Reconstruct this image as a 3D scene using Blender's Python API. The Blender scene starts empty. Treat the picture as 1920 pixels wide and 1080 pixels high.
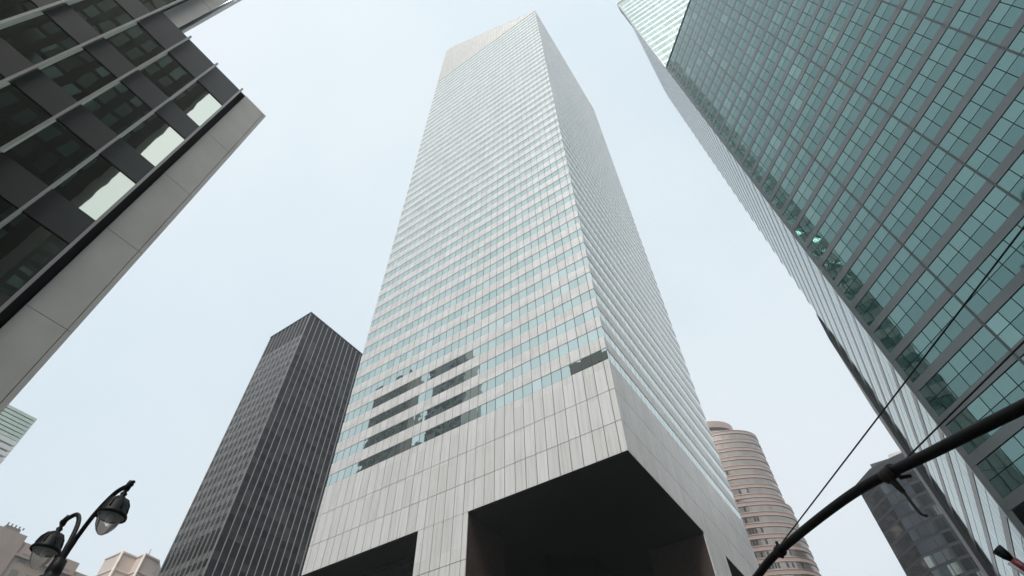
import bpy, math, random
from mathutils import Matrix, Vector

random.seed(7)
scene = bpy.context.scene
col = scene.collection
R = math.radians

# ------------------------------------------------------------------ camera
F_PX = 1023.7
CAM = Vector((16.595, -46.388, 1.7))
AZ, EL, ROLL = -0.5772, 0.8974, -0.0248
fwd = Vector((math.sin(AZ) * math.cos(EL), math.cos(AZ) * math.cos(EL), math.sin(EL)))
rt = Vector((math.cos(AZ), -math.sin(AZ), 0))
up = rt.cross(fwd)
c_rt = rt * math.cos(ROLL) + up * math.sin(ROLL)
c_up = up * math.cos(ROLL) - rt * math.sin(ROLL)
cd = bpy.data.cameras.new('camera')
cam = bpy.data.objects.new('camera', cd)
col.objects.link(cam)
cd.sensor_width = 36
cd.lens = F_PX / 1920 * 36
cd.clip_start = 0.05
cd.clip_end = 8000
m = Matrix.Identity(4)
for i in range(3):
    m[i][0], m[i][1], m[i][2], m[i][3] = c_rt[i], c_up[i], -fwd[i], CAM[i]
cam.matrix_world = m
scene.camera = cam

def proj(p):
    d = Vector(p) - CAM
    z = d.dot(fwd)
    if z < .05:
        return None
    return 960 + F_PX * d.dot(c_rt) / z, 540 - F_PX * d.dot(c_up) / z

# ------------------------------------------------------------------ light
SUN_AZ, SUN_EL = R(156), R(55)
w = bpy.data.worlds.new('World')
scene.world = w
w.use_nodes = True
nt = w.node_tree
nt.nodes.clear()
wo = nt.nodes.new('ShaderNodeOutputWorld')
bg = nt.nodes.new('ShaderNodeBackground')
sky = nt.nodes.new('ShaderNodeTexSky')
sky.sky_type = 'NISHITA'
sky.sun_disc = False
sky.sun_elevation = SUN_EL
sky.sun_rotation = SUN_AZ
sky.air_density = 1.0
sky.dust_density = 3.0
veil = nt.nodes.new('ShaderNodeMix')
veil.data_type = 'RGBA'
tc = nt.nodes.new('ShaderNodeTexCoord')
cn = nt.nodes.new('ShaderNodeTexNoise')
cn.inputs['Scale'].default_value = 1.7
cn.inputs['Detail'].default_value = 5
cn.inputs['Roughness'].default_value = .5
nt.links.new(tc.outputs['Generated'], cn.inputs['Vector'])
cr = nt.nodes.new('ShaderNodeValToRGB')
cr.color_ramp.elements[0].position, cr.color_ramp.elements[0].color = .34, (6.95, 8.05, 8.75, 1)
cr.color_ramp.elements[1].position, cr.color_ramp.elements[1].color = .66, (8.15, 8.75, 9.1, 1)
nt.links.new(cn.outputs[0], cr.inputs[0])
veil.inputs[0].default_value = 0.88
nt.links.new(cr.outputs[0], veil.inputs[7])
nt.links.new(sky.outputs[0], veil.inputs[6])
nt.links.new(veil.outputs[2], bg.inputs[0])
bg.inputs[1].default_value = 0.10
nt.links.new(bg.outputs[0], wo.inputs[0])
sl = bpy.data.lights.new('sun', 'SUN')
sl.energy = 3.0
sl.angle = R(24)
sl.color = (1.0, .965, .91)
so = bpy.data.objects.new('sun', sl)
col.objects.link(so)
sdir = Vector((math.sin(SUN_AZ) * math.cos(SUN_EL), math.cos(SUN_AZ) * math.cos(SUN_EL), math.sin(SUN_EL)))
so.rotation_euler = sdir.to_track_quat('Z', 'Y').to_euler()
so.location = (0, -60, 320)
vs = scene.view_settings
vs.view_transform = 'Standard'
vs.look = 'None'
vs.exposure = 0.20
vs.gamma = 1
scene.cycles.use_denoising = True
scene.cycles.max_bounces = 8
scene.cycles.volume_bounces = 1
scene.cycles.glossy_bounces = 4
scene.cycles.diffuse_bounces = 3

# ------------------------------------------------------------------ materials
def newmat(name):
    mt = bpy.data.materials.new(name)
    mt.use_nodes = True
    n = mt.node_tree
    return mt, n, n.nodes['Principled BSDF']

def L(n, a, b):
    n.links.new(a, b)

def math_node(n, op, a, b=None, c=None):
    x = n.nodes.new('ShaderNodeMath')
    x.operation = op
    for i, v in enumerate((a, b, c)):
        if v is None:
            continue
        if isinstance(v, (int, float)):
            x.inputs[i].default_value = v
        else:
            L(n, v, x.inputs[i])
    return x.outputs[0]

def cell_rand(n, udir, u0, pu, z0, pz):
    """a steady random number for each panel of a facade grid"""
    g = n.nodes.new('ShaderNodeNewGeometry')
    dot = n.nodes.new('ShaderNodeVectorMath')
    dot.operation = 'DOT_PRODUCT'
    L(n, g.outputs['Position'], dot.inputs[0])
    dot.inputs[1].default_value = (udir[0], udir[1], 0)
    sep = n.nodes.new('ShaderNodeSeparateXYZ')
    L(n, g.outputs['Position'], sep.inputs[0])
    cu = math_node(n, 'FLOOR', math_node(n, 'DIVIDE', math_node(n, 'SUBTRACT', dot.outputs['Value'], u0), pu))
    cz = math_node(n, 'FLOOR', math_node(n, 'DIVIDE', math_node(n, 'SUBTRACT', sep.outputs[2], z0), pz))
    cb = n.nodes.new('ShaderNodeCombineXYZ')
    L(n, cu, cb.inputs[0])
    L(n, cz, cb.inputs[1])
    wn = n.nodes.new('ShaderNodeTexWhiteNoise')
    wn.noise_dimensions = '3D'
    L(n, cb.outputs[0], wn.inputs['Vector'])
    return wn, g

def ramp(n, fac, stops):
    r = n.nodes.new('ShaderNodeValToRGB')
    els = r.color_ramp.elements
    els[0].position, els[0].color = stops[0][0], (*stops[0][1], 1)
    els[1].position, els[1].color = stops[-1][0], (*stops[-1][1], 1)
    for p, c in stops[1:-1]:
        e = els.new(p)
        e.color = (*c, 1)
    L(n, fac, r.inputs[0])
    return r.outputs[0]

def noise(n, scale, stretch=(1, 1, 1), detail=4, rough=.55):
    g = n.nodes.new('ShaderNodeNewGeometry')
    mp = n.nodes.new('ShaderNodeMapping')
    mp.inputs['Scale'].default_value = stretch
    L(n, g.outputs['Position'], mp.inputs[0])
    t = n.nodes.new('ShaderNodeTexNoise')
    t.inputs['Scale'].default_value = scale
    t.inputs['Detail'].default_value = detail
    t.inputs['Roughness'].default_value = rough
    L(n, mp.outputs[0], t.inputs['Vector'])
    return t.outputs[0]

def mul(n, a, b):
    x = n.nodes.new('ShaderNodeMix')
    x.data_type = 'RGBA'
    x.blend_type = 'MULTIPLY'
    x.inputs[0].default_value = 1
    L(n, a, x.inputs[6])
    L(n, b, x.inputs[7])
    return x.outputs[2]

def plain(name, c, rough=.6, metal=0., var=.12, scale=.8, stretch=(1, 1, 1), spec=.5):
    mt, n, b = newmat(name)
    lo = tuple(v * (1 - var) for v in c)
    hi = tuple(min(1, v * (1 + var)) for v in c)
    L(n, ramp(n, noise(n, scale, stretch), [(.3, lo), (.7, hi)]), b.inputs['Base Color'])
    b.inputs['Roughness'].default_value = rough
    b.inputs['Metallic'].default_value = metal
    b.inputs['Specular IOR Level'].default_value = spec
    return mt

def panel(name, stops, udir, u0, pu, z0, pz, rough=.4, metal=.6, streak=.14, sscale=(3, 3, .12), spec=.5):
    """sheet cladding: a tint of its own for each panel, rain streaks down its face"""
    mt, n, b = newmat(name)
    wn, g = cell_rand(n, udir, u0, pu, z0, pz)
    base = ramp(n, wn.outputs['Value'], stops)
    st = ramp(n, noise(n, 1.0, sscale, 5, .65), [(.28, (1 - streak * 2.0,) * 3), (.5, (1 - streak * .4,) * 3), (.72, (1, 1, 1))])
    L(n, mul(n, base, st), b.inputs['Base Color'])
    b.inputs['Roughness'].default_value = rough
    b.inputs['Metallic'].default_value = metal
    b.inputs['Specular IOR Level'].default_value = spec
    return mt

def glass(name, stops, udir, u0, pu, z0, pz, metal=1., rough=.02, tilt=.007, wave=.014):
    """coated curtain-wall glass: each pane a little out of true, so reflections break up"""
    mt, n, b = newmat(name)
    wn, g = cell_rand(n, udir, u0, pu, z0, pz)
    L(n, ramp(n, wn.outputs['Value'], stops), b.inputs['Base Color'])
    b.inputs['Metallic'].default_value = metal
    b.inputs['Roughness'].default_value = rough
    s = n.nodes.new('ShaderNodeVectorMath')
    s.operation = 'SUBTRACT'
    L(n, wn.outputs['Color'], s.inputs[0])
    s.inputs[1].default_value = (.5, .5, .5)
    sc = n.nodes.new('ShaderNodeVectorMath')
    sc.operation = 'SCALE'
    L(n, s.outputs[0], sc.inputs[0])
    sc.inputs['Scale'].default_value = tilt
    t = n.nodes.new('ShaderNodeTexNoise')
    t.inputs['Scale'].default_value = .9
    L(n, g.outputs['Position'], t.inputs['Vector'])
    s2 = n.nodes.new('ShaderNodeVectorMath')
    s2.operation = 'SUBTRACT'
    L(n, t.outputs['Color'], s2.inputs[0])
    s2.inputs[1].default_value = (.5, .5, .5)
    sc2 = n.nodes.new('ShaderNodeVectorMath')
    sc2.operation = 'SCALE'
    L(n, s2.outputs[0], sc2.inputs[0])
    sc2.inputs['Scale'].default_value = wave
    a = n.nodes.new('ShaderNodeVectorMath')
    L(n, sc.outputs[0], a.inputs[0])
    L(n, sc2.outputs[0], a.inputs[1])
    a2 = n.nodes.new('ShaderNodeVectorMath')
    L(n, a.outputs[0], a2.inputs[0])
    L(n, g.outputs['Normal'], a2.inputs[1])
    nm = n.nodes.new('ShaderNodeVectorMath')
    nm.operation = 'NORMALIZE'
    L(n, a2.outputs[0], nm.inputs[0])
    L(n, nm.outputs[0], b.inputs['Normal'])
    return mt

# ------------------------------------------------------------------ building blocks
def tag(o, label=None, cat=None, group=None, kind=None):
    for k, v in (('label', label), ('category', cat), ('group', group), ('kind', kind)):
        if v:
            o[k] = v
    return o

def thing(name, label, cat, loc, group=None):
    o = bpy.data.objects.new(name, None)
    o.empty_display_size = .5
    col.objects.link(o)
    o.location = loc
    return tag(o, label, cat, group)

def add(name, verts, faces, mat, parent=None, smooth=False):
    """one mesh object from world-space vertices"""
    off = Vector(parent.location) if parent else Vector((0, 0, 0))
    if parent and parent.parent:
        off = off + Vector(parent.parent.location)
    me = bpy.data.meshes.new(name)
    me.from_pydata([Vector(v) - off for v in verts], [], faces)
    me.materials.append(mat)
    if smooth:
        me.polygons.foreach_set('use_smooth', [True] * len(me.polygons))
    o = bpy.data.objects.new(name, me)
    col.objects.link(o)
    o.parent = parent
    return o

BOXF = [(0, 3, 2, 1), (4, 5, 6, 7), (0, 1, 5, 4), (1, 2, 6, 5), (2, 3, 7, 6), (3, 0, 4, 7)]

def boxv(x0, x1, y0, y1, z0, z1):
    return [(x0, y0, z0), (x1, y0, z0), (x1, y1, z0), (x0, y1, z0), (x0, y0, z1), (x1, y0, z1), (x1, y1, z1), (x0, y1, z1)]

def box(name, x0, x1, y0, y1, z0, z1, mat, parent=None):
    return add(name, boxv(x0, x1, y0, y1, z0, z1), BOXF, mat, parent)

def prism(name, pts, z0, z1, mat, parent=None, cap=True):
    """upright prism over a counter-clockwise plan"""
    k = len(pts)
    v = [(p[0], p[1], z0) for p in pts] + [(p[0], p[1], z1) for p in pts]
    f = [(i, (i + 1) % k, k + (i + 1) % k, k + i) for i in range(k)]
    if cap:
        f += [tuple(range(k - 1, -1, -1)), tuple(range(k, 2 * k))]
    return add(name, v, f, mat, parent)

class Face:
    """a facade plane: u runs along it, n points out of it"""
    def __init__(s, ox, oy, ux, uy, nx, ny):
        s.o, s.u, s.n = Vector((ox, oy, 0)), Vector((ux, uy, 0)).normalized(), Vector((nx, ny, 0)).normalized()
    def at(s, u, z, d=0.):
        return s.o + s.u * u + s.n * d + Vector((0, 0, z))

_boxes = {}
def box_mesh(name, du, dn, dz, mat, cut=None):
    key = (name, round(du, 3), round(dn, 3), round(dz, 3), mat.name, cut)
    if key not in _boxes:
        a, b, c = du / 2, dn / 2, dz / 2
        me = bpy.data.meshes.new(name)
        v = boxv(-a, a, -b, b, -c, c)
        if cut:                      # sloping head
            v[4] = (v[4][0], v[4][1], v[4][2] + cut[0]); v[7] = (v[7][0], v[7][1], v[7][2] + cut[0])
            v[5] = (v[5][0], v[5][1], v[5][2] + cut[1]); v[6] = (v[6][0], v[6][1], v[6][2] + cut[1])
        me.from_pydata(v, [], BOXF)
        me.materials.append(mat)
        _boxes[key] = me
    return _boxes[key]

def seen_size(face, r):
    q = [proj(face.at(u, z)) for u in r[:2] for z in r[2:4]]
    if any(p is None for p in q):
        return 0
    cx = sum(p[0] for p in q) / 4
    cy = sum(p[1] for p in q) / 4
    if not (-60 < cx < 1980 and -60 < cy < 1140):
        return 0
    if (CAM - face.at(r[0], 0)).dot(face.n) <= 0:
        return 0
    return abs((q[3][0] - q[0][0]) * (q[1][1] - q[2][1]) - (q[3][1] - q[0][1]) * (q[1][0] - q[2][0])) / 2

def pieces(parent, name, items, mat, limit=300, minsize=30):
    """items: (face, (u0,u1,z0,z1), d0, d1[, material]).  The largest in view become parts, the rest one stuff mesh."""
    order = sorted(items, key=lambda it: -seen_size(it[0], it[1]))
    off = Vector(parent.location) if parent else Vector((0, 0, 0))
    if parent and parent.parent:
        off = off + Vector(parent.parent.location)
    rest_v, rest_f, rest_m, mats = [], [], [], []
    n_ind = 0
    for it in order:
        face, r, d0, d1 = it[:4]
        mt = it[4] if len(it) > 4 else mat
        if n_ind < limit and seen_size(face, r) > minsize:
            me = box_mesh(name, r[1] - r[0], d1 - d0, r[3] - r[2], mt)
            o = bpy.data.objects.new(name, me)
            col.objects.link(o)
            o.parent = parent
            o.location = face.at((r[0] + r[1]) / 2, (r[2] + r[3]) / 2, (d0 + d1) / 2) - off
            # local x -> u, local y -> +-n
            o.rotation_euler = (0, 0, math.atan2(face.u.y, face.u.x))
            n_ind += 1
        else:
            b = len(rest_v)
            for z in (r[2], r[3]):
                for (u, d) in ((r[0], d0), (r[1], d0), (r[1], d1), (r[0], d1)):
                    rest_v.append(face.at(u, z, d) - off)
            fl = face.u.cross(face.n).z < 0
            for f in BOXF:
                rest_f.append(tuple(b + i for i in (reversed(f) if fl else f)))
            if mt not in mats:
                mats.append(mt)
            rest_m += [mats.index(mt)] * 6
    if rest_v:
        me = bpy.data.meshes.new(name)
        me.from_pydata(rest_v, [], rest_f)
        for mt in mats:
            me.materials.append(mt)
        me.polygons.foreach_set('material_index', rest_m)
        o = bpy.data.objects.new(name, me)
        col.objects.link(o)
        o.parent = parent
        o['kind'] = 'stuff'

def tube(name, pts, radii, mat, parent=None, seg=14, caps=True):
    """a round bar along a polyline"""
    pts = [Vector(p) for p in pts]
    if isinstance(radii, (int, float)):
        radii = [radii] * len(pts)
    v, f = [], []
    prev = None
    for i, p in enumerate(pts):
        t = (pts[min(i + 1, len(pts) - 1)] - pts[max(i - 1, 0)]).normalized()
        a = prev if prev is not None else (Vector((0, 0, 1)) if abs(t.z) < .9 else Vector((1, 0, 0)))
        x = (a - t * a.dot(t)).normalized()
        y = t.cross(x)
        prev = x
        for k in range(seg):
            an = 2 * math.pi * k / seg
            v.append(p + (x * math.cos(an) + y * math.sin(an)) * radii[i])
    for i in range(len(pts) - 1):
        for k in range(seg):
            f.append((i * seg + k, i * seg + (k + 1) % seg, (i + 1) * seg + (k + 1) % seg, (i + 1) * seg + k))
    if caps:
        f.append(tuple(range(seg - 1, -1, -1)))
        f.append(tuple((len(pts) - 1) * seg + k for k in range(seg)))
    return add(name, v, f, mat, parent, smooth=True)

def lathe(name, prof, center, mat, parent=None, seg=32, axis=(0, 0, 1)):
    """prof: list of (radius, height) turned about an axis through center"""
    ax = Vector(axis).normalized()
    q = Vector((0, 0, 1)).rotation_difference(ax)
    v, f = [], []
    for r, h in prof:
        for k in range(seg):
            an = 2 * math.pi * k / seg
            v.append(Vector(center) + q @ Vector((r * math.cos(an), r * math.sin(an), h)))
    for i in range(len(prof) - 1):
        for k in range(seg):
            f.append((i * seg + k, i * seg + (k + 1) % seg, (i + 1) * seg + (k + 1) % seg, (i + 1) * seg + k))
    return add(name, v, f, mat, parent, smooth=True)

def smooth_path(ctrl, n=10):
    """Catmull-Rom through the control points"""
    P = [Vector(c) for c in ctrl]
    P = [P[0] * 2 - P[1]] + P + [P[-1] * 2 - P[-2]]
    out = []
    for i in range(1, len(P) - 2):
        for k in range(n):
            t = k / n
            a, b, c, d = P[i - 1], P[i], P[i + 1], P[i + 2]
            out.append(.5 * ((2 * b) + (c - a) * t + (2 * a - 5 * b + 4 * c - d) * t * t + (3 * b - a - 3 * c + d) * t ** 3))
    out.append(P[-2])
    return out

# ------------------------------------------------------------------ ground
M_ground = plain('city_ground', (.12, .12, .115), .9, var=.2, scale=.05)
M_asphalt = plain('asphalt', (.05, .05, .052), .85, var=.25, scale=1.5)
M_paving = plain('concrete_paving', (.26, .255, .245), .85, var=.15, scale=.9)
M_paint = plain('road_paint', (.7, .7, .68), .7, var=.15, scale=3)
g = add('ground', [(-2400, -2400, -.02), (2400, -2400, -.02), (2400, 2400, -.02), (-2400, 2400, -.02)], [(0, 1, 2, 3)], M_ground)
tag(g, 'grey city ground under the streets', 'ground', kind='structure')
r1 = add('avenue', [(-400, -37, -.01), (400, -37, -.01), (400, -19, -.01), (-400, -19, -.01)], [(0, 1, 2, 3)], M_asphalt)
tag(r1, 'wide asphalt avenue in front of the tower', 'road', kind='structure')
r2 = add('cross_street', [(9, -400, -.006), (21, -400, -.006), (21, -37, -.006), (9, -37, -.006), (9, -19, -.006), (21, -19, -.006), (21, 400, -.006), (9, 400, -.006)],
         [(0, 1, 2, 3), (4, 5, 6, 7)], M_asphalt)
tag(r2, 'narrow asphalt street crossing the avenue', 'road', kind='structure')
for nm, x0, x1, y0, y1 in (('pavement', -400, 8.85, -400, -37.15), ('pavement', 21.15, 400, -400, -37.15), ('pavement', -400, 8.85, -18.85, 400), ('pavement', 21.15, 400, -18.85, 400)):
    p = box(nm, x0, x1, y0, y1, -.015, .13, M_paving)
    tag(p, 'pale concrete pavement beside the crossing', 'pavement', 'pavements at the crossing', kind='structure')
    # granite kerb along the roadway edges
# lane dashes
for i in range(-10, 11):
    d = box('lane_marking', i * 9 - 1.5 + 4.0, i * 9 + 1.5 + 4.0, -28.06, -27.94, -.006, -.002, M_paint)
    if 8 < i * 9 + 4 < 22:
        bpy.data.objects.remove(d)
        continue
    tag(d, 'white dashed lane line painted on the avenue', 'road marking', 'lane dashes', kind='structure')

# ------------------------------------------------------------------ 1. the silver tower
S = 48.0
ZB = 34.8                      # underside
Z_LOW, Z_HIGH = 236.0, 278.0
PU = S / 33
citi = thing('office_tower', 'tall silver and pale green banded skyscraper with slanted roof on massive stilts', 'tower', (-24, 24, 0))
PAN = [(0, (.655, .64, .615)), (.5, (.70, .685, .665)), (1, (.745, .735, .715))]
GLA = [(0, (.46, .55, .525)), (.3, (.51, .595, .57)), (.85, (.55, .63, .605)), (1, (.62, .68, .66))]
M_pan_w = panel('aluminium_west', PAN, (1, 0), -PU / 2, PU, ZB, 3.9, .38, .15)
M_pan_s = panel('aluminium_south', PAN, (0, 1), PU / 2, PU, ZB, 3.9, .38, .15)
M_gl_w = glass('window_glass_west', GLA, (1, 0), -PU / 2, PU, 47.7 - 1, 3.9, 1., .02, .012, .022)
M_gl_s = glass('window_glass_south', GLA, (0, 1), PU / 2, PU, 47.7 - 1, 3.9)
M_joint = plain('joint_dark', (.06, .062, .06), .7, var=.1)
M_soffit = plain('under_tower_shade', (.004, .004, .004), .9, var=.2, spec=.03)  # near-black colour carries the deep shade under the tower
M_brown = plain('brown_granite', (.06, .043, .036), .6, var=.15, scale=2, spec=.2)
M_crown = panel('aluminium_crown', [(0, (.46, .44, .41)), (1, (.51, .49, .455))], (1, 0), -PU / 2, PU, 236, 5, .5, .45, .08)
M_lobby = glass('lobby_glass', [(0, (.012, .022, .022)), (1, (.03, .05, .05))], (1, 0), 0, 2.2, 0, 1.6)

FW = Face(0, 0, -1, 0, 0, -1)       # west front: u runs north from the near corner
FS = Face(0, 0, 0, 1, 1, 0)         # south side: u runs east from the near corner

# body core with the slanted head
prof = [(0, ZB), (-S, ZB), (-S, Z_HIGH), (-S + 3, Z_HIGH), (-3, Z_LOW), (0, Z_LOW)]
IN = .12
cv = [(max(-S + IN, min(-IN, x)), IN, z) for x, z in prof] + [(max(-S + IN, min(-IN, x)), S - IN, z) for x, z in prof]
k = len(prof)
cf = [tuple(range(k)), tuple(range(2 * k - 1, k - 1, -1))] + [(i, k + i, k + (i + 1) % k, (i + 1) % k) for i in range(1, k)]
add('tower_core', cv, cf, M_joint, citi)
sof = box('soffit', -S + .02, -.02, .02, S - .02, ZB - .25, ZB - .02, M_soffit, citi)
def cols():
    e = [0] + [PU / 2 + PU * i for i in range(33)] + [S]
    return [(e[i], e[i + 1]) for i in range(len(e) - 1)]
GAP = .042
wins, spans, base, crown = [], [], [], []
NF = 48
for face, mg, mp in ((FW, M_gl_w, M_pan_w), (FS, M_gl_s, M_pan_s)):
    for (a, b) in cols():
        a2, b2 = a + GAP, b - GAP
        if a == 0: a2 = 0.0 if face is FW else .125     # the west panels turn the corner
        for (z0, z1) in ((ZB, 38.65), (38.65, 43.05), (43.05, 47.7)):
            base.append((face, (a2, b2, z0 + (GAP if z0 > ZB else 0), z1 - GAP), -IN + .01, 0.0, mp))
        for i in range(NF):
            zb = 47.7 + 3.9 * i
            wins.append((face, (a2 + .005, b2 - .005, zb + .02, zb + 1.83), -IN + .01, -.05, mg))
            if i < NF - 1:
                spans.append((face, (a2, b2, zb + 1.89, zb + 3.9 - .012), -IN + .01, 0.0, mp))
zt = 47.7 + 3.9 * (NF - 1) + 1.89
for (a, b) in cols():                 # parapet on the low side
    spans.append((FS, (max(a + GAP, .125), b - GAP, zt, Z_LOW), -IN + .01, 0.0, M_pan_s))
pieces(citi, 'window_pane', wins, M_gl_w, 300)
pieces(citi, 'spandrel_panel', spans, M_pan_w, 300)
pieces(citi, 'base_panel', base, M_pan_w, 300)
# windowless crown under the slanted roof on the west front
def head(u):
    return Z_LOW if u <= 3 else (Z_HIGH if u >= S - 3 else Z_LOW + (Z_HIGH - Z_LOW) * (u - 3) / (S - 6))
for (a, b) in cols():
    z0 = zt
    while z0 < max(head(a), head(b)) - .05:
        z1 = z0 + 3.9
        ha, hb = min(z1, max(z0 + .01, head(a))), min(z1, max(z0 + .01, head(b)))
        q = [FW.at(a + (GAP if a else 0), z0 + GAP, d) for d in (-IN + .01, 0)] + [FW.at(b - GAP, z0 + GAP, d) for d in (0, -IN + .01)]
        t = [FW.at(a + (GAP if a else 0), ha, d) for d in (-IN + .01, 0)] + [FW.at(b - GAP, hb, d) for d in (0, -IN + .01)]
        crown.append((q + t))
        z0 = z1
cv, cf = [], []
for q in crown:
    o = len(cv)
    cv += q
    cf += [tuple(o + i for i in f) for f in BOXF]
o = add('crown_panel', cv, cf, M_crown, citi)
o['kind'] = 'stuff'
o['label'] = 'windowless sloping crown of fine panels'
# sloping roof sheet
add('roof', [(-3, -.02, Z_LOW + .05), (-3, S, Z_LOW + .05), (-S + 3, S, Z_HIGH + .05), (-S + 3, -.02, Z_HIGH + .05)], [(0, 1, 2, 3)], M_pan_w, citi)
box('roof_ridge', -S, -S + 3, -.02, S, Z_HIGH - .05, Z_HIGH + .08, M_pan_w, citi)
box('roof_kerb', -3, 0, -.02, S, Z_LOW - .05, Z_LOW + .08, M_pan_w, citi)

# the stilts: one in the middle of each side
P0, P1 = 20.4, 27.85
def stilt(face, mp, east=False):
    # core of the stilt
    q = [face.at(P0, 0, -.12), face.at(P1, 0, -.12), face.at(P1, 0, -7.4), face.at(P0, 0, -7.4)]
    if (q[1] - q[0]).cross(q[2] - q[1]).z < 0:
        q = q[::-1]
    st = prism('stilt', [(p.x, p.y) for p in q], 0, ZB - .27, M_brown, citi)
    its = []
    e = [P0] + [PU / 2 + PU * i for i in range(14, 19)] + [P1]
    for i in range(len(e) - 1):
        z = ZB
        while z > 1:
            z0 = max(.13, z - 5.4)
            its.append((face, (e[i] + (0 if i == 0 else GAP), e[i + 1] - (0 if i == len(e) - 2 else GAP), z0 + GAP, z - GAP), -.118, 0.0, mp))
            z = z0
    pieces(st, 'cladding_panel', its, mp, 100, 20)
stilt(FW, M_pan_w)
stilt(FS, M_pan_s)
stilt(Face(-S, S, 1, 0, 0, 1), M_pan_w)
stilt(Face(-S, 0, 0, 1, -1, 0), M_pan_s)
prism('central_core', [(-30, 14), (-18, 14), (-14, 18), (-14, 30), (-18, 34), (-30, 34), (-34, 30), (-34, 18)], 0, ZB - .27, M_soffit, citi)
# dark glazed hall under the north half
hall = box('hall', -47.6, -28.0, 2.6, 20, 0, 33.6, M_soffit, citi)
its, bars = [], []
FH = Face(-28.0, 2.6, -1, 0, 0, -1)
for i in range(9):
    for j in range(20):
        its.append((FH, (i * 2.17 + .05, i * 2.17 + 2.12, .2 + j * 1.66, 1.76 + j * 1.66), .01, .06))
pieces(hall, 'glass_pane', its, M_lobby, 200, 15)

# ------------------------------------------------------------------ 2. the dark tower with pale fins
DX, DY, DZ = -114.7, 21.8, 151.2
dk = thing('office_tower', 'dark brown-black slab tower with thin pale vertical fins behind the silver skyscraper', 'tower', (DX - 10, DY + 20, 0))
M_fin = plain('fin_aluminium', (.31, .30, .29), .4, .4, var=.08)
DP = [(0, (.055, .048, .044)), (.5, (.080, .071, .065)), (1, (.105, .094, .087))]
M_dsp_w = panel('dark_spandrel_west', DP, (1, 0), DX, 2.13, 0, 3.75, .35, .0, .1)
M_dsp_s = panel('shaded_spandrel_south', [(0, (.012, .012, .012)), (.7, (.024, .022, .022)), (1, (.05, .046, .044))], (0, 1), DY, 2.13, 0, 3.75, .4, .0, .1, spec=.12)  # darker copy of the west spandrel, this side's shade is in the colour
DG = [(0, (.006, .007, .008)), (.8, (.018, .019, .021)), (1, (.05, .048, .045))]
M_dgl_w = glass('dark_glass_west', DG, (1, 0), DX, 2.13, 0, 3.75, 1., .06)
M_dgl_s = glass('dark_glass_south', DG, (0, 1), DY, 2.13, 0, 3.75, 1., .06)
M_louvre = plain('louvre_black', (.012, .012, .015), .8, var=.2, spec=.1)
WW, WS = 21.3, 40.0
box('tower_core', DX - WW + .1, DX - .1, DY + .1, DY + WS, 0, DZ - .1, M_louvre, dk)
FDW = Face(DX, DY, -1, 0, 0, -1)
FDS = Face(DX, DY, 0, 1, 1, 0)
pw, psn, fins, lou = [], [], [], []
for face, wd, mg, ms in ((FDW, WW, M_dgl_w, M_dsp_w), (FDS, WS, M_dgl_s, M_dsp_s)):
    nb = round(wd / 2.13)
    bw = wd / nb
    for i in range(nb + 1):
        fins.append((face, (max(0, i * bw - .085), i * bw + .085, 0, DZ), -.05, .22))
    for i in range(nb):
        a, b = i * bw + .11, (i + 1) * bw - .11
        lou.append((face, (a, b, DZ - 10.4, DZ - .3), -.08, -.02))
        for j in range(37):
            z = DZ - 10.4 - 3.75 * (j + 1)
            if z < 2:
                break
            if abs(z - 66) < 1.9:
                lou.append((face, (a, b, z, z + 3.7), -.08, -.04))
                continue
            psn.append((face, (a, b, z + 2.0, z + 3.72), -.08, .02, ms))
            pw.append((face, (a, b, z + .03, z + 1.97), -.08, -.03, mg))
pieces(dk, 'fin', fins, M_fin, 300, 10)
pieces(dk, 'window_pane', pw, M_dgl_w, 300, 10)
pieces(dk, 'spandrel_panel', psn, M_dsp_w, 300, 10)
pieces(dk, 'louvre_panel', lou, M_louvre, 100, 10)
box('roof_coping', DX - WW - .1, DX + .34, DY - .34, DY + WS, DZ, DZ + .5, M_louvre, dk)

# ------------------------------------------------------------------ 3. the near building with black windows and stone corner
LX = 0.6
lb = thing('corner_building', 'near building with mirror black windows, pale vertical rails and grey stone corner', 'building', (-8, -50, 0))
M_stone = plain('grey_stone', (.72, .71, .685), .62, var=.08, scale=.6)
M_lsp = plain('charcoal_panel', (.045, .049, .048), .36, .0, var=.12, scale=.7)
M_rail = plain('rail_metal', (.42, .425, .41), .38, .45, var=.1)
M_blk = plain('recess_black', (.010, .010, .010), .7, var=.1)
LG = [(0, (.72, .74, .62)), (1, (.80, .82, .70))]
M_lgl = glass('mirror_glass', LG, (0, 1), -46.08, 1.47, 16.93, 3.85, 1., .015, .006, .010)
FL = Face(LX, -44.5, 0, -1, 1, 0)          # u runs west along the street front
ZR = 29.2
box('building_core', -18, LX - .30, -46.02, -44.62, 0, ZR - .1, M_blk, lb)
box('building_core', -18, LX - .12, -72, -46.05, 0, ZR - .1, M_blk, lb)
box('screen_core', -1.15, LX - .12, -72, -50.75, ZR - .1, 58, M_blk, lb)
wn_, sp_, rl_, stn = [], [], [], []
Y0 = 46.08 - 44.5
rows = [16.93 + 3.85 * i for i in range(-4, 10)]
for i in range(17):
    u0, u1 = Y0 + 1.47 * i + .035, Y0 + 1.47 * (i + 1) - .035
    ztop = ZR if i < 3 else 58
    rl_.append((FL, (Y0 + 1.47 * i - .045, Y0 + 1.47 * i + .045, .2, ztop + .06), -.05, .16))
    for z in rows:
        if z + 2.5 > ztop:
            continue
        wn_.append((FL, (u0, u1, z + .02, z + 2.47), -.11, -.045))
        zt2 = z + 3.85
        if i < 3 and abs(zt2 - 28.5) < .2:
            zt2 = ZR
        if zt2 <= ztop + .01:
            sp_.append((FL, (u0, u1, z + 2.51, zt2 - .02), -.11, -.008))
pieces(lb, 'window_pane', wn_, M_lgl, 200, 20)
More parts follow.
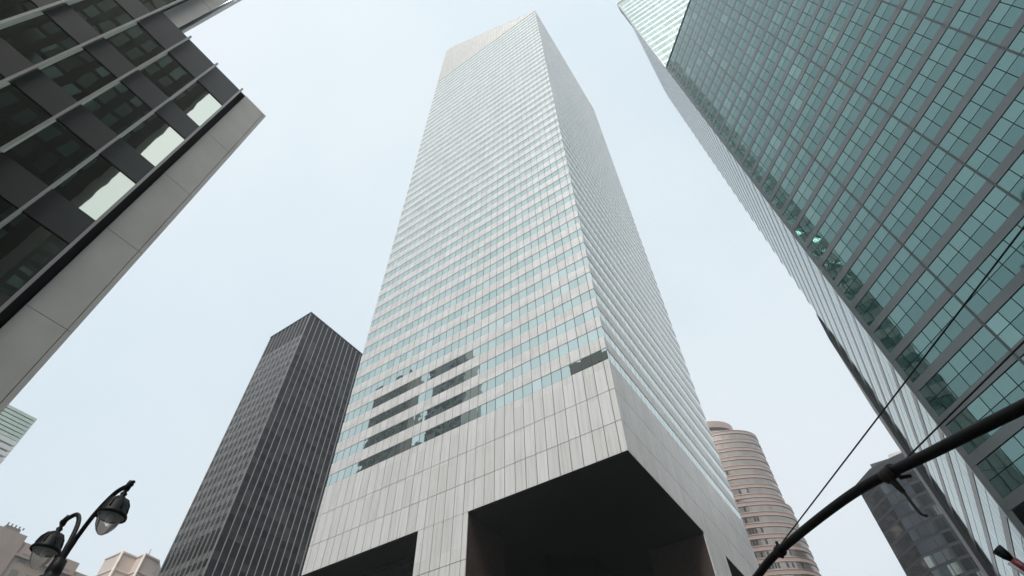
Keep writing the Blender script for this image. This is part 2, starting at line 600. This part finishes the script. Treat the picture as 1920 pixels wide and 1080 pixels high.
pieces(lb, 'spandrel_panel', sp_, M_lsp, 200, 20)
pieces(lb, 'rail', rl_, M_rail, 60, 20)
stn_s = []
for i in range(-4, 4):
    z0 = 20.78 + 3.85 * (i - 1)
    z1 = min(ZR, z0 + 3.85)
    if i == 3: z0, z1 = 24.63 + 3.85, ZR
    stn.append((FL, (.16, 1.27, z0 + .012, z1 - .012 if z1 < ZR else ZR), -.20, .02))
    stn_s.append((FL, (0.0, .142, z0 + .012, z1 - .012 if z1 < ZR else ZR), -.35, .02))
stn = [s for s in stn if s[1][3] - s[1][2] > .2]
stn_s = [s for s in stn_s if s[1][3] - s[1][2] > .2]
# the topmost two fall into one tall slab
stn = [(f, (r[0], r[1], r[2], ZR if abs(r[3] - 28.468) < .05 else r[3]), a, b) for f, r, a, b in stn if not (r[2] > 28.4)]
stn_s = [(f, (r[0], r[1], r[2], ZR if abs(r[3] - 28.468) < .05 else r[3]), a, b) for f, r, a, b in stn_s if not (r[2] > 28.4)]
pieces(lb, 'stone_slab', stn + stn_s, M_stone, 60, 10)
box('roof_coping', -18, LX - .02, -50.4, -44.6, ZR - .05, ZR + .03, M_lsp, lb)
# stone corner of the taller rear part
for z0 in (ZR + .04, ZR + 3.9, ZR + 7.75, ZR + 11.6):
    box('stone_slab', -1.1, LX - .1, -50.40, -49.60, z0, z0 + 3.82, M_stone, lb)
box('gap_strip', LX - .3, LX - .2, -50.62, -50.42, ZR, 58, M_blk, lb)
M_steel = plain('brushed_steel', (.55, .58, .60), .28, .9, var=.1)
tube('corner_trim', [(LX - .14, -49.52, ZR + .02), (LX - .14, -49.52, ZR + 15)], .09, M_steel, lb)

# ------------------------------------------------------------------ 4. the green glass tower at the right
KX, KY = 26.04, 8.25
rb = thing('glass_tower', 'huge teal glass tower with grey bands and an upper face coloured pale for reflected sky', 'tower', (KX + 20, KY + 12, 0))
TEAL = [(0, (.152, .245, .236)), (.6, (.162, .26, .25)), (.93, (.172, .275, .264)), (1, (.21, .325, .31))]
c45 = math.sqrt(.5)
UO = KX * c45 - KY * c45 + .05
M_rg_c = glass('teal_glass', TEAL, (c45, -c45), UO, 1.5, 46.9, 3.95, 1., .03, .010)
TEAL2 = [(0, (.122, .203, .198)), (.6, (.130, .216, .21)), (.9, (.142, .235, .226)), (.95, (.165, .265, .25)), (1, (.19, .30, .285))]
M_rg_c2 = glass('teal_lower_glass', TEAL2, (c45, -c45), UO, 1.5, 46.9, 3.95, 1., .03, .010)  # darker teal for the lower pane of each floor
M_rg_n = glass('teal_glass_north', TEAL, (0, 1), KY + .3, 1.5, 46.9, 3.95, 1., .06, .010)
M_rg_w = glass('sky_lit_glass', [(0, (.42, .56, .51)), (1, (.55, .68, .62))], (1, 0), KX + .3, 1.5, 46.9, 3.95, 1., .05, .010)  # lightened copy of the teal glass: sky reflection put into the colour
RS = [(0, (.115, .12, .122)), (1, (.14, .143, .145))]
M_rs = plain('grey_band', (.14, .158, .163), .25, .35, var=.06, scale=.3)
M_rsw = plain('sky_lit_band', (.34, .40, .38), .3, .3, var=.06, scale=.3)  # lighter copy of the band, sky brightness of this front in its colour
M_mul = plain('teal_mullion', (.045, .070, .070), .5, var=.1)
ZC, ZN, ZW = 134.5, 184.8, 204.6
CL = 46.0
FC = Face(KX, KY, c45, -c45, -c45, -c45)
FN = Face(KX, KY, 0, 1, -1, 0)
FWt = Face(KX, KY, 1, 0, 0, -1)
prism('wedge_core', [(KX + .12, KY + .0), (KX + CL * c45, KY - CL * c45 + .17), (KX + CL * c45, KY)], 0, ZC, M_mul, rb)
box('tower_core', KX + .1, KX + 44, KY + .1, KY + 27.1, 0, ZN, M_mul, rb)
box('crown_core', KX + .1, KX + 44, KY + .1, KY + 3.6, ZN, ZW, M_mul, rb)
FLH = 3.95
gl, bd, seam = [], [], []
def grid(face, length, ztop, u_off, mg, mb, zmin=0, seams=True):
    nfl = int((ztop - 46.9) / FLH)
    ncol = int((length - u_off) / 1.5)
    for j in range(-12, nfl + 1):
        zt_ = 46.9 + FLH * j           # head of the glazed strip
        if zt_ - 3.95 < zmin or zt_ > ztop:
            continue
        bd.append((face, (u_off - .25 if u_off > .3 else 0, length, zt_ - 3.95, zt_ - 3.03), .0, .06, mb))
        for i in range(ncol):
            a, b = u_off + 1.5 * i + .04, u_off + 1.5 * (i + 1) - .04
            if face is FC and i == 0:
                a = .50
            for (z0, z1) in ((zt_ - 2.99, zt_ - 1.545), (zt_ - 1.46, zt_ - .11)):
                gl.append((face, (a, b, z0, z1), .0, .03, M_rg_c2 if (mg is M_rg_c and z1 < zt_ - 1) else mg))
    if seams:
        s = 9.05
        while s < length:
            seam.append((face, (s - .10, s + .10, max(zmin, 1), ztop), .02, .085))
            s += 9
grid(FC, CL, ZC, .05, M_rg_c, M_rs)
grid(FN, 27.2, ZN, .3, M_rg_n, M_rs, seams=False)
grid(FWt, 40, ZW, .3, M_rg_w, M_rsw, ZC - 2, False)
for s in (6.7, 15.7, 24.7, 33.7):
    seam.append((FWt, (s - .08, s + .08, ZC, ZW), .02, .085))
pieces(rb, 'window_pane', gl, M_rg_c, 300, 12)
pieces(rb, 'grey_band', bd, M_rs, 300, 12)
M_seam = plain('seam_metal', (.06, .075, .076), .4, .2, var=.1)
pieces(rb, 'seam_strip', seam, M_seam, 60, 5)
for (z1, nm) in ((ZW, 'corner_strip'),):
    prism(nm, [(KX - .05, KY + .5), (KX - .08, KY), (KX + .36, KY - .42), (KX + .45, KY + .4)], 0, ZC, M_rs, rb)
    prism(nm, [(KX - .04, KY - .08), (KX + .30, KY - .08), (KX + .30, KY + .3), (KX - .04, KY + .3)], ZC, ZW, M_rs, rb)
box('roof_coping', KX - .05, KX + 44, KY - .1, KY + 3.7, ZW, ZW + .5, M_rsw, rb)
prism('wedge_coping', [(KX - .1, KY - .05), (KX + CL * c45, KY - CL * c45 - .1), (KX + CL * c45, KY)], ZC, ZC + .35, M_mul, rb)
box('side_wall', KX + .1, KX + 44, KY + 3.7, KY + 27.2, ZN, ZN + .3, M_rs, rb)

# dark neighbour behind it
dn = thing('dark_building', 'dark narrow-edged block against the far end of the teal tower', 'building', (40, 46, 0))
M_dn = plain('dark_metal_cladding', (.045, .046, .047), .45, .1, var=.15)
NP = [(25.5, 36.1), (25.95, 35.6), (60, 35.6), (60, 60), (27.6, 60)]
prism('block', NP, 0, 66.5, M_dn, dn)
add('sloping_head', [(*p, 66.5) for p in NP] + [(25.95, 35.6, 72.0), (60, 35.6, 72.0)],
    [(1, 2, 6, 5), (0, 1, 5), (0, 5, 6, 3, 4), (2, 3, 6)], M_dn, dn)
its = [(Face(60, 35.6, -1, 0, 0, -1), (1, 33, 3 + j * 3.9, 4.6 + j * 3.9), -.02, .05) for j in range(16)]
pieces(dn, 'window_band', its, M_mul, 20, 8)

# ------------------------------------------------------------------ 5. the oval pink tower
CX, CY = -30.2, 167.0
lp = thing('oval_tower', 'oval pink granite tower with ribbon windows stepping back near its top', 'tower', (CX, CY, 0))
M_pink = plain('pink_granite', (.32, .23, .198), .45, .0, var=.08, scale=.4)
M_trim = plain('steel_trim', (.46, .375, .335), .3, .8, var=.05)
M_rib = glass('ribbon_glass', [(0, (.26, .228, .205)), (1, (.32, .283, .255))], (1, 0), 0, 1.3, 138, 4, .8, .22, .008)
M_dpane = plain('dark_pane', (.012, .012, .013), .2, var=.1)
def ring(name, a, b, z0, z1, mat, parent, seg=96):
    v, f = [], []
    for z in (z0, z1):
        for k in range(seg):
            t = 2 * math.pi * k / seg
            v.append((CX + a * math.cos(t), CY + b * math.sin(t), z))
    for k in range(seg):
        f.append((k, (k + 1) % seg, seg + (k + 1) % seg, seg + k))
    f.append(tuple(range(seg - 1, -1, -1)))
    f.append(tuple(range(seg, 2 * seg)))
    return add(name, v, f, mat, parent, smooth=False)
def tier(a, b, ztop, zbot, first=0):
    z = ztop
    j = 0
    while z > zbot + 1:
        ring('spandrel_ring', a, b, z - 1.75, z, M_pink, lp)
        ring('trim_ring', a + .16, b + .16, z - .30, z - .12, M_trim, lp)
        ring('trim_ring', a + .16, b + .16, z - 1.72, z - 1.54, M_trim, lp)
        rg = ring('window_ring', a - .12, b - .12, z - 4.0, z - 1.75, M_rib, lp)
        # dark open panes towards the left, more of them lower down
        v, f = [], []
        nseg = 150
        lim = first + j
        for k in range(nseg):
            t0 = 2 * math.pi * k / nseg
            if not (math.sin(t0) < -.05):
                continue
            p = max(0, min(.8, .07 * lim - 1.1 * abs(math.cos(t0) - .35) + .05))
            if random.random() > p:
                continue
            t1 = t0 + 2 * math.pi / nseg * .62
            o = len(v)
            for zz in (z - 3.6, z - 2.0):
                for t in (t0, t1):
                    v.append((CX + (a - .02) * math.cos(t), CY + (b - .02) * math.sin(t), zz))
            for zz in (z - 3.6, z - 2.0):
                for t in (t0, t1):
                    v.append((CX + (a - .16) * math.cos(t), CY + (b - .16) * math.sin(t), zz))
            f += [(o, o + 1, o + 3, o + 2), (o, o + 2, o + 6, o + 4), (o + 1, o + 5, o + 7, o + 3), (o + 2, o + 3, o + 7, o + 6), (o, o + 4, o + 5, o + 1)]
        if v:
            add('open_pane', v, f, M_dpane, rg)['kind'] = 'stuff'
        z -= 4.0
        j += 1
tier(26.0, 15.0, 138.0, 106.0, 0)
tier(27.3, 16.6, 106.3, 58, 5)
ring('lower_drum', 28.6, 18, 0, 58.3, M_pink, lp)
ring('roof_drum', 18.5, 12, 138, 146.2, M_pink, lp)
ring('drum_band', 18.6, 12.1, 141.4, 143.0, M_dpane, lp)

# ------------------------------------------------------------------ 6. the far dark glass building down the side street
gb = thing('stepped_building', 'dark glass block with faceted corner far down the side street', 'building', (32, 160, 0))
M_gg = glass('smoky_glass', [(0, (.03, .036, .042)), (.5, (.06, .068, .075)), (.85, (.10, .11, .115)), (1, (.30, .33, .29))], (1, 0), 20, 2.6, 3, 3.8, .9, .08, .02)
M_gf = plain('dark_frame', (.020, .022, .026), .5, var=.15)
def pol(az, hd):
    return CAM.x + hd * math.sin(R(az)), CAM.y + hd * math.cos(R(az))
Q = [pol(.99, 206), pol(2.77, 199), pol(5.0, 196.5), pol(9.5, 195)]
GZ = 103.5
prism('block', Q + [(Q[3][0], Q[3][1] + 30), (Q[0][0] + 3, Q[3][1] + 34)], 0, GZ, M_gf, gb)
its = []
for i in range(3):
    a, b = Vector(Q[i]), Vector(Q[i + 1])
    d = (b - a)
    nrm = Vector((d.y, -d.x))
    f = Face(a.x, a.y, d.x, d.y, nrm.x, nrm.y)
    n_ = max(1, round(d.length / 2.6))
    for c in range(n_):
        for j in range(26):
            z = GZ - 2.6 - 3.8 * j
            its.append((f, (c * d.length / n_ + .12, (c + 1) * d.length / n_ - .12, z - 2.9, z), .0, .10))
pieces(gb, 'window_pane', its, M_gg, 300, 8)
box('roof_plant', 27, 40, 152, 166, GZ, GZ + 1.2, M_gf, gb)
pb = thing('pale_building', 'small pale block peeping over the dark glass building', 'building', (46, 252, 0))
M_pale = plain('pale_stone', (.55, .53, .51), .7, var=.08)
box('block', pol(4.75, 300)[0], pol(6.6, 300)[0], 251, 268, 0, 158, M_pale, pb)
its = [(Face(pol(4.75, 300)[0], 251, 1, 0, 0, -1), (1 + i * 2.1, 2.2 + i * 2.1, 120 + j * 3.8, 122 + j * 3.8), -.02, .05) for i in range(4) for j in range(9)]
pieces(pb, 'window_pane', its, M_gf, 40, 4)

# ------------------------------------------------------------------ 7. small buildings at lower left
gx, gy = pol(-81.0, 200)
gz = 1.7 + 200 * .545
gn = thing('louvred_building', 'pale green louvred building top behind the stone corner', 'building', (gx - 10, gy - 12, 0))
M_pgreen = plain('pale_green_glazing', (.52, .62, .56), .35, .2, var=.08)
M_slab = plain('white_slab', (.62, .65, .64), .6, var=.06)
M_slabd = plain('slab_shadow_gap', (.34, .40, .38), .6, var=.1)
box('block', gx - 20, gx, gy - 45, gy, 0, gz, M_slabd, gn)
its, its2 = [], []
FG = Face(gx, gy, 0, -1, 1, 0)
for j in range(7):
    its.append((FG, (-.5, 44, gz - 1.25 * (j + 1) + .35, gz - 1.25 * j), 0, .55))
for j in range(14):
    zz = gz - 8.75 - 1.85 * (j + 1)
    its2.append((FG, (-.5, 44, zz + .55, zz + 1.85), 0, .8))
pieces(gn, 'green_louvre', its, M_pgreen, 20, 4)
pieces(gn, 'balcony_slab', its2, M_slab, 30, 4)

M_tan = plain('tan_brick', (.48, .40, .365), .8, var=.08, scale=.3)
M_tan2 = plain('warm_brick', (.50, .41, .36), .8, var=.08, scale=.3)
M_winb = plain('sill_grey', (.30, .29, .28), .5, var=.1)
bx = -147.0
b1 = thing('tan_building', 'tan brick building with stepped roofline behind the street lamp', 'building', (bx - 12, -20, 0))
def yat(az):
    return CAM.y + (CAM.x - bx) / math.tan(R(-az))
def zat(az, tn):
    return 1.7 + (CAM.x - bx) / math.sin(R(-az)) * tn
box('upper_block', bx - 22, bx, -60, yat(-76.1), 0, zat(-76.1, .389), M_tan, b1)
box('main_block', bx - 20, bx - .4, yat(-76.1), yat(-71.75), 0, zat(-71.75, .374), M_tan2, b1)
box('low_block', bx - 18, bx - .8, yat(-71.75), yat(-66), 0, zat(-71.7, .364), M_tan2, b1)
box('water_tank_screen', bx - 12, bx - 3, yat(-77.6), yat(-76.5), zat(-77, .385), zat(-77, .402), M_winb, b1)
for q in range(5):
    box('screen_post', bx - 3.0, bx - 2.8, yat(-77.6) + q * .85, yat(-77.6) + q * .85 + .3, zat(-77, .402), zat(-77, .402) + .5, M_winb, b1)
box('ledge', bx - .4, bx + .1, yat(-76.1), yat(-71.75) + .3, zat(-73, .358), zat(-73, .358) + .4, M_tan, b1)
its = [(Face(bx - .4, yat(-76.1), 0, 1, 1, 0), (1.3 + i * 3.1, 2.9 + i * 3.1, 62.2 - j * 3.6, 64 - j * 3.6), -.05, .08) for i in range(4) for j in range(5)]
for it in its[:]:
    pass
pieces(b1, 'window', its, M_winb, 30, 4)

b2 = thing('faceted_building', 'pale pinkish faceted building top left of the dark finned tower', 'building', (-165, 28, 0))
M_rose = plain('pale_rose_brick', (.58, .50, .45), .8, var=.06, scale=.3)
M_rose2 = plain('pale_trim', (.64, .57, .52), .7, var=.05)
Q = [pol(-70.25, 197.5), pol(-69.33, 190), pol(-68.1, 191.5), pol(-67.65, 188), pol(-66.35, 190.5)]
bz = 1.7 + 190 * .402
prism('block', Q[::1] + [(Q[4][0] - 8, Q[4][1] + 6), (Q[0][0] - 14, Q[0][1] + 8)], 0, bz, M_rose, b2)
for q in (Q[1], Q[3]):
    tube('corner_trim', [(q[0] + .1, q[1] - .1, 0), (q[0] + .1, q[1] - .1, bz + .1)], .35, M_rose2, b2, 8)
for zz in (bz - 5.0, bz - .35):
    its = []
    for i in range(4):
        a, b = Vector(Q[i]), Vector(Q[i + 1])
        d = b - a
        f = Face(a.x, a.y, d.x, d.y, d.y, -d.x)
        its.append((f, (0, d.length, zz, zz + .4), -.1, .22))
    pieces(b2, 'string_course', its, M_rose2, 10, 2)
its = []
for i in range(4):
    a, b = Vector(Q[i]), Vector(Q[i + 1])
    d = b - a
    f = Face(a.x, a.y, d.x, d.y, d.y, -d.x)
    for j in range(8):
        its.append((f, (d.length * .3, d.length * .7, bz - 8.2 - j * 3.5, bz - 6.6 - j * 3.5), -.05, .06))
pieces(b2, 'window', its, M_winb, 40, 3)
tube('mast', [(Q[3][0] - 1.5, Q[3][1] + 1.5, bz), (Q[3][0] - 1.5, Q[3][1] + 1.5, bz + 2.2)], .12, M_winb, b2, 6)

# ------------------------------------------------------------------ 8. buildings across the avenue (they show as reflections)
def street_building(label, x0, x1, y0, y1, zt_, wall, win, pu=3.2, pz=3.7, faces='ES', loc_y=None):
    t = thing('street_building', label, 'building', ((x0 + x1) / 2, (y0 + y1) / 2, 0), 'buildings across the avenue')
    box('wall', x0, x1, y0, y1, 0, zt_, wall, t)
    its = []
    fs = {'E': (Face(x0, y1, 1, 0, 0, 1), x1 - x0), 'N': (Face(x0, y0, 0, 1, -1, 0), y1 - y0)}
    for k_ in faces:
        if k_ not in fs: continue
        f, ln = fs[k_]
        nc = int(ln / pu)
        for i in range(nc):
            for j in range(int((zt_ - 5) / pz)):
                its.append((f, (i * pu + .5, (i + 1) * pu - .3, 4 + j * pz + .6, 4 + j * pz + 2.9), -.03, .03))
    pieces(t, 'window_pane', its, win, 10, 30)
    return t
M_w1 = plain('brown_brick_wall', (.20, .185, .17), .8, var=.15)
M_w2 = plain('grey_wall', (.22, .235, .235), .7, var=.15)
M_wgl = glass('far_window', [(0, (.02, .025, .03)), (1, (.08, .09, .09))], (1, 0), 0, 3.2, 4, 3.7, .9, .05)
M_wgl2 = glass('far_window_north', [(0, (.003, .006, .006)), (.7, (.008, .018, .018)), (1, (.03, .05, .05))], (0, 1), -48, 2.6, 4, 3.0, .9, .05)
M_w3 = plain('black_grid_wall', (.008, .010, .010), .8, var=.2, spec=.1)
street_building('brown slab across the avenue, farther of the two reflected in the silver tower', -135, -114.5, -82, -75, 163, M_w1, M_wgl, faces='E')
street_building('grey slab across the avenue, nearer of the two reflected in the silver tower', -102.5, -84.5, -84, -75, 160, M_w2, M_wgl, faces='E')
street_building('low grey block joining the slabs across the avenue', -138, -81, -84, -74.5, 121, M_w2, M_wgl, faces='E')
street_building('brown block reflected in the lowest windows by the silver corner', -41, -26, -100, -75, 127, M_w1, M_wgl, faces='E')
street_building('black gridded office block reflected in the near corner building', 28, 80, -110, -48.0, 88, M_w3, M_wgl2, 1.75, 3.0, faces='N')
street_building('unseen dark block down the avenue, added to darken the lower mirror windows', 100, 130, -64, -22, 104, M_w3, M_wgl2, faces='N')  # unseen, added so the lowest panes of the corner building reflect dark

# ------------------------------------------------------------------ 9. street lamp
lamp_x, lamp_y = 3.2, -42.33
sl_ = thing('street_lamp', 'black twin-arm street lamp with hooded teardrop glass globes', 'street lamp', (lamp_x, lamp_y, .13))
M_iron = plain('black_iron', (.005, .006, .0062), .5, .0, var=.3, scale=12, spec=.2)
M_globe, n, b = newmat('globe_glass')
b.inputs['Base Color'].default_value = (.92, .95, .95, 1)
b.inputs['Roughness'].default_value = .08
b.inputs['Transmission Weight'].default_value = .85
b.inputs['IOR'].default_value = 1.08
M_refl = plain('lamp_reflector', (.30, .31, .30), .4, .3, var=.1)
M_bulb = plain('frosted_bulb', (.75, .76, .74), .5, var=.03)
lathe('post', [(.24, 0), (.24, .3), (.17, .5), (.15, 1.1), (.10, 1.4), (.085, 4.5), (.07, 6.35)], (lamp_x, lamp_y, .13), M_iron, sl_, 20)
lathe('collar', [(.07, 6.28), (.20, 6.34), (.245, 6.46), (.245, 6.56), (.19, 6.66), (.12, 6.70), (.135, 6.78), (.12, 7.02), (.03, 7.06)], (lamp_x, lamp_y, -.12), M_iron, sl_, 10)
for sgn in (1, -1):
    P = lambda r, z: (lamp_x + sgn * r, lamp_y, z)
    tube('arm', smooth_path([P(.05, 6.72), P(.10, 7.22), P(.30, 7.74), P(.68, 8.06), P(1.06, 8.10), P(1.22, 8.03)]), [.05] * 11 + [.045] * 30 + [.042] * 10, M_iron, sl_, 12)
    ex = lamp_x + sgn * 1.2
    ln = lathe('lantern', [(.0, .66), (.035, .64), (.05, .58), (.035, .52), (.065, .48), (.045, .42), (.08, .38), (.155, .34), (.225, .23), (.255, .08), (.285, .03), (.29, -.01), (.262, -.03), (.255, .0), (.23, .10)], (ex, lamp_y, 7.42), M_iron, sl_, 28)
    lathe('reflector', [(.245, .0), (.20, .02), (.14, .05), (.05, .06), (.0, .06)], (ex, lamp_y, 7.42), M_refl, ln, 24)
    lathe('globe', [(.215, -.01), (.205, -.09), (.175, -.20), (.115, -.30), (.055, -.36), (.0, -.38)], (ex, lamp_y, 7.42), M_globe, ln, 28)
    lathe('bulb', [(.03, .04), (.06, -.02), (.065, -.08), (.04, -.13), (.0, -.145)], (ex, lamp_y, 7.42), M_bulb, ln, 14)
    for k_ in range(8):                   # raised ribs on the hood
        t = 2 * math.pi * k_ / 8
        cs, sn = math.cos(t), math.sin(t)
        tube('rib', [(ex + cs * r, lamp_y + sn * r, 7.42 + h) for r, h in ((.08, .385), (.16, .345), (.232, .23), (.262, .08))], .013, M_refl if False else M_iron, ln, 6)
    # scrolled finial at the arm's end
    lathe('finial', [(0, -.10), (.035, -.09), (.05, -.04), (.04, .0), (.055, .03), (.03, .07), (.04, .10), (0, .13)], (lamp_x + sgn * 1.27, lamp_y, 8.06), M_iron, sl_, 12, (sgn * .75, 0, .65))
    tube('clamp', [P(1.20, 7.98), P(1.20, 8.12), P(1.16, 8.20)], [.055, .055, .03], M_iron, sl_, 10)

# ------------------------------------------------------------------ 10. signal mast arm
px_, py_ = 20.55, -43.99
ma = thing('signal_mast', 'dark curved traffic signal mast arm with two guy cables, no signal on it', 'mast arm', (px_, py_, .13))
M_mast = plain('weathered_bronze', (.009, .0085, .008), .55, .0, var=.4, scale=8, spec=.18)
M_cable = plain('steel_cable', (.02, .021, .022), .6, .2, var=.1)
M_rust = plain('rusty_iron', (.024, .018, .014), .8, .0, var=.5, scale=30)
def on_arm(t, z):
    return Vector((18.0 - 2.85 * t, -41.4 + 2.9 * t, z))
armp = smooth_path([on_arm(-.88, 3.3), on_arm(-.5, 3.82), on_arm(-.2, 4.16), on_arm(0, 4.35), on_arm(.198, 4.53), on_arm(.474, 4.77), on_arm(.846, 4.89), on_arm(1.0, 4.86), on_arm(1.06, 4.84)], 8)
tube('arm', armp, [.056 - .010 * i / len(armp) for i in range(len(armp))], M_mast, ma, 16)
lathe('pole', [(.17, 0), (.17, .25), (.11, .35), (.095, 3), (.08, 6.2), (.0, 6.25)], (px_, py_, .13), M_mast, ma, 16)
tube('guy_cable', [on_arm(.846, 4.93), on_arm(-.25, 5.35), Vector((px_, py_, 5.58))], .008, M_cable, ma, 8)
tube('guy_cable', [on_arm(.297, 4.66), on_arm(-.093, 4.70), Vector((px_, py_, 4.78))], .008, M_cable, ma, 8)
cl = lathe('arm_clamp', [(.0, -.04), (.068, -.04), (.074, -.025), (.066, 0), (.074, .025), (.068, .04), (.0, .04)], on_arm(.846, 4.885), M_mast, ma, 12, (-2.85, 2.9, 0))
tube('clamp_bolt', [on_arm(.846, 4.80), on_arm(.846, 5.0)], .018, M_mast, cl, 8)
c2 = lathe('signal_hanger', [(.0, -.07), (.068, -.07), (.074, -.05), (.067, -.02), (.074, .03), (.07, .07), (.0, .07)], on_arm(.345, 4.665), M_rust, ma, 12, (-2.85, 2.9, 0))
hp = on_arm(.345, 4.62)
tube('hanger_bracket', [hp + Vector((0, 0, .10)), hp + Vector((-.01, .02, -.02)), hp + Vector((.02, 0, -.16))], [.028, .034, .022], M_rust, c2, 8)
tube('hanger_lug', [hp + Vector((.06, .0, -.02)), hp + Vector((.15, -.03, -.05))], [.022, .016], M_rust, c2, 8)
tube('loose_cable', smooth_path([hp + Vector((.02, 0, -.14)), hp + Vector((.03, .0, -.28)), hp + Vector((.045, .0, -.38)), hp + Vector((.08, -.01, -.42))], 5), .013, M_rust, c2, 8)

# ------------------------------------------------------------------ 11. small red-banded post top, lower right corner
rp = thing('street_fitting', 'small dark fitting with a red and white band at the lower right edge', 'street fitting', (18.15, -37.4, .13))
M_red = plain('red_paint', (.20, .02, .035), .4, var=.15, scale=9)
M_wht = plain('white_paint', (.72, .70, .70), .4, var=.08, scale=9)
tp = Vector((17.80, -37.46, 4.87))
bt = Vector((18.04, -37.42, 4.40))
ax = (tp - bt)
tube('post', [(18.15, -37.4, .13), (18.11, -37.4, 4.32)], [.07, .05], M_iron, rp, 10)
tube('housing', [bt + Vector((.05, 0, -.12)), bt + Vector((0, 0, .02)), bt + Vector((-.02, 0, .07))], [.10, .13, .07], M_iron, rp, 14)
tube('red_band', [bt + ax * .12, bt + ax * .66], [.048, .048], M_red, rp, 10)
tube('white_band', [bt + ax * .12 + Vector((-.055, 0, -.02)), bt + ax * .66 + Vector((-.055, 0, -.02))], [.022, .022], M_wht, rp, 8)
tube('cap', [bt + ax * .66, bt + ax * .78, bt + ax * .98], [.03, .055, .07], M_iron, rp, 12)

# ------------------------------------------------------------------ haze
hz, n, b = newmat('haze_air')
n.nodes.remove(b)
pv = n.nodes.new('ShaderNodeVolumePrincipled')
pv.inputs['Color'].default_value = (.96, .975, .99, 1)
pv.inputs['Density'].default_value = .00055
pv.inputs['Anisotropy'].default_value = .75
L(n, pv.outputs[0], n.nodes['Material Output'].inputs['Volume'])
h = box('haze', -2450, 2450, -2450, 2450, -1, 283, hz)
tag(h, 'pale summer haze filling the street and veiling the tower top', 'haze', kind='stuff')
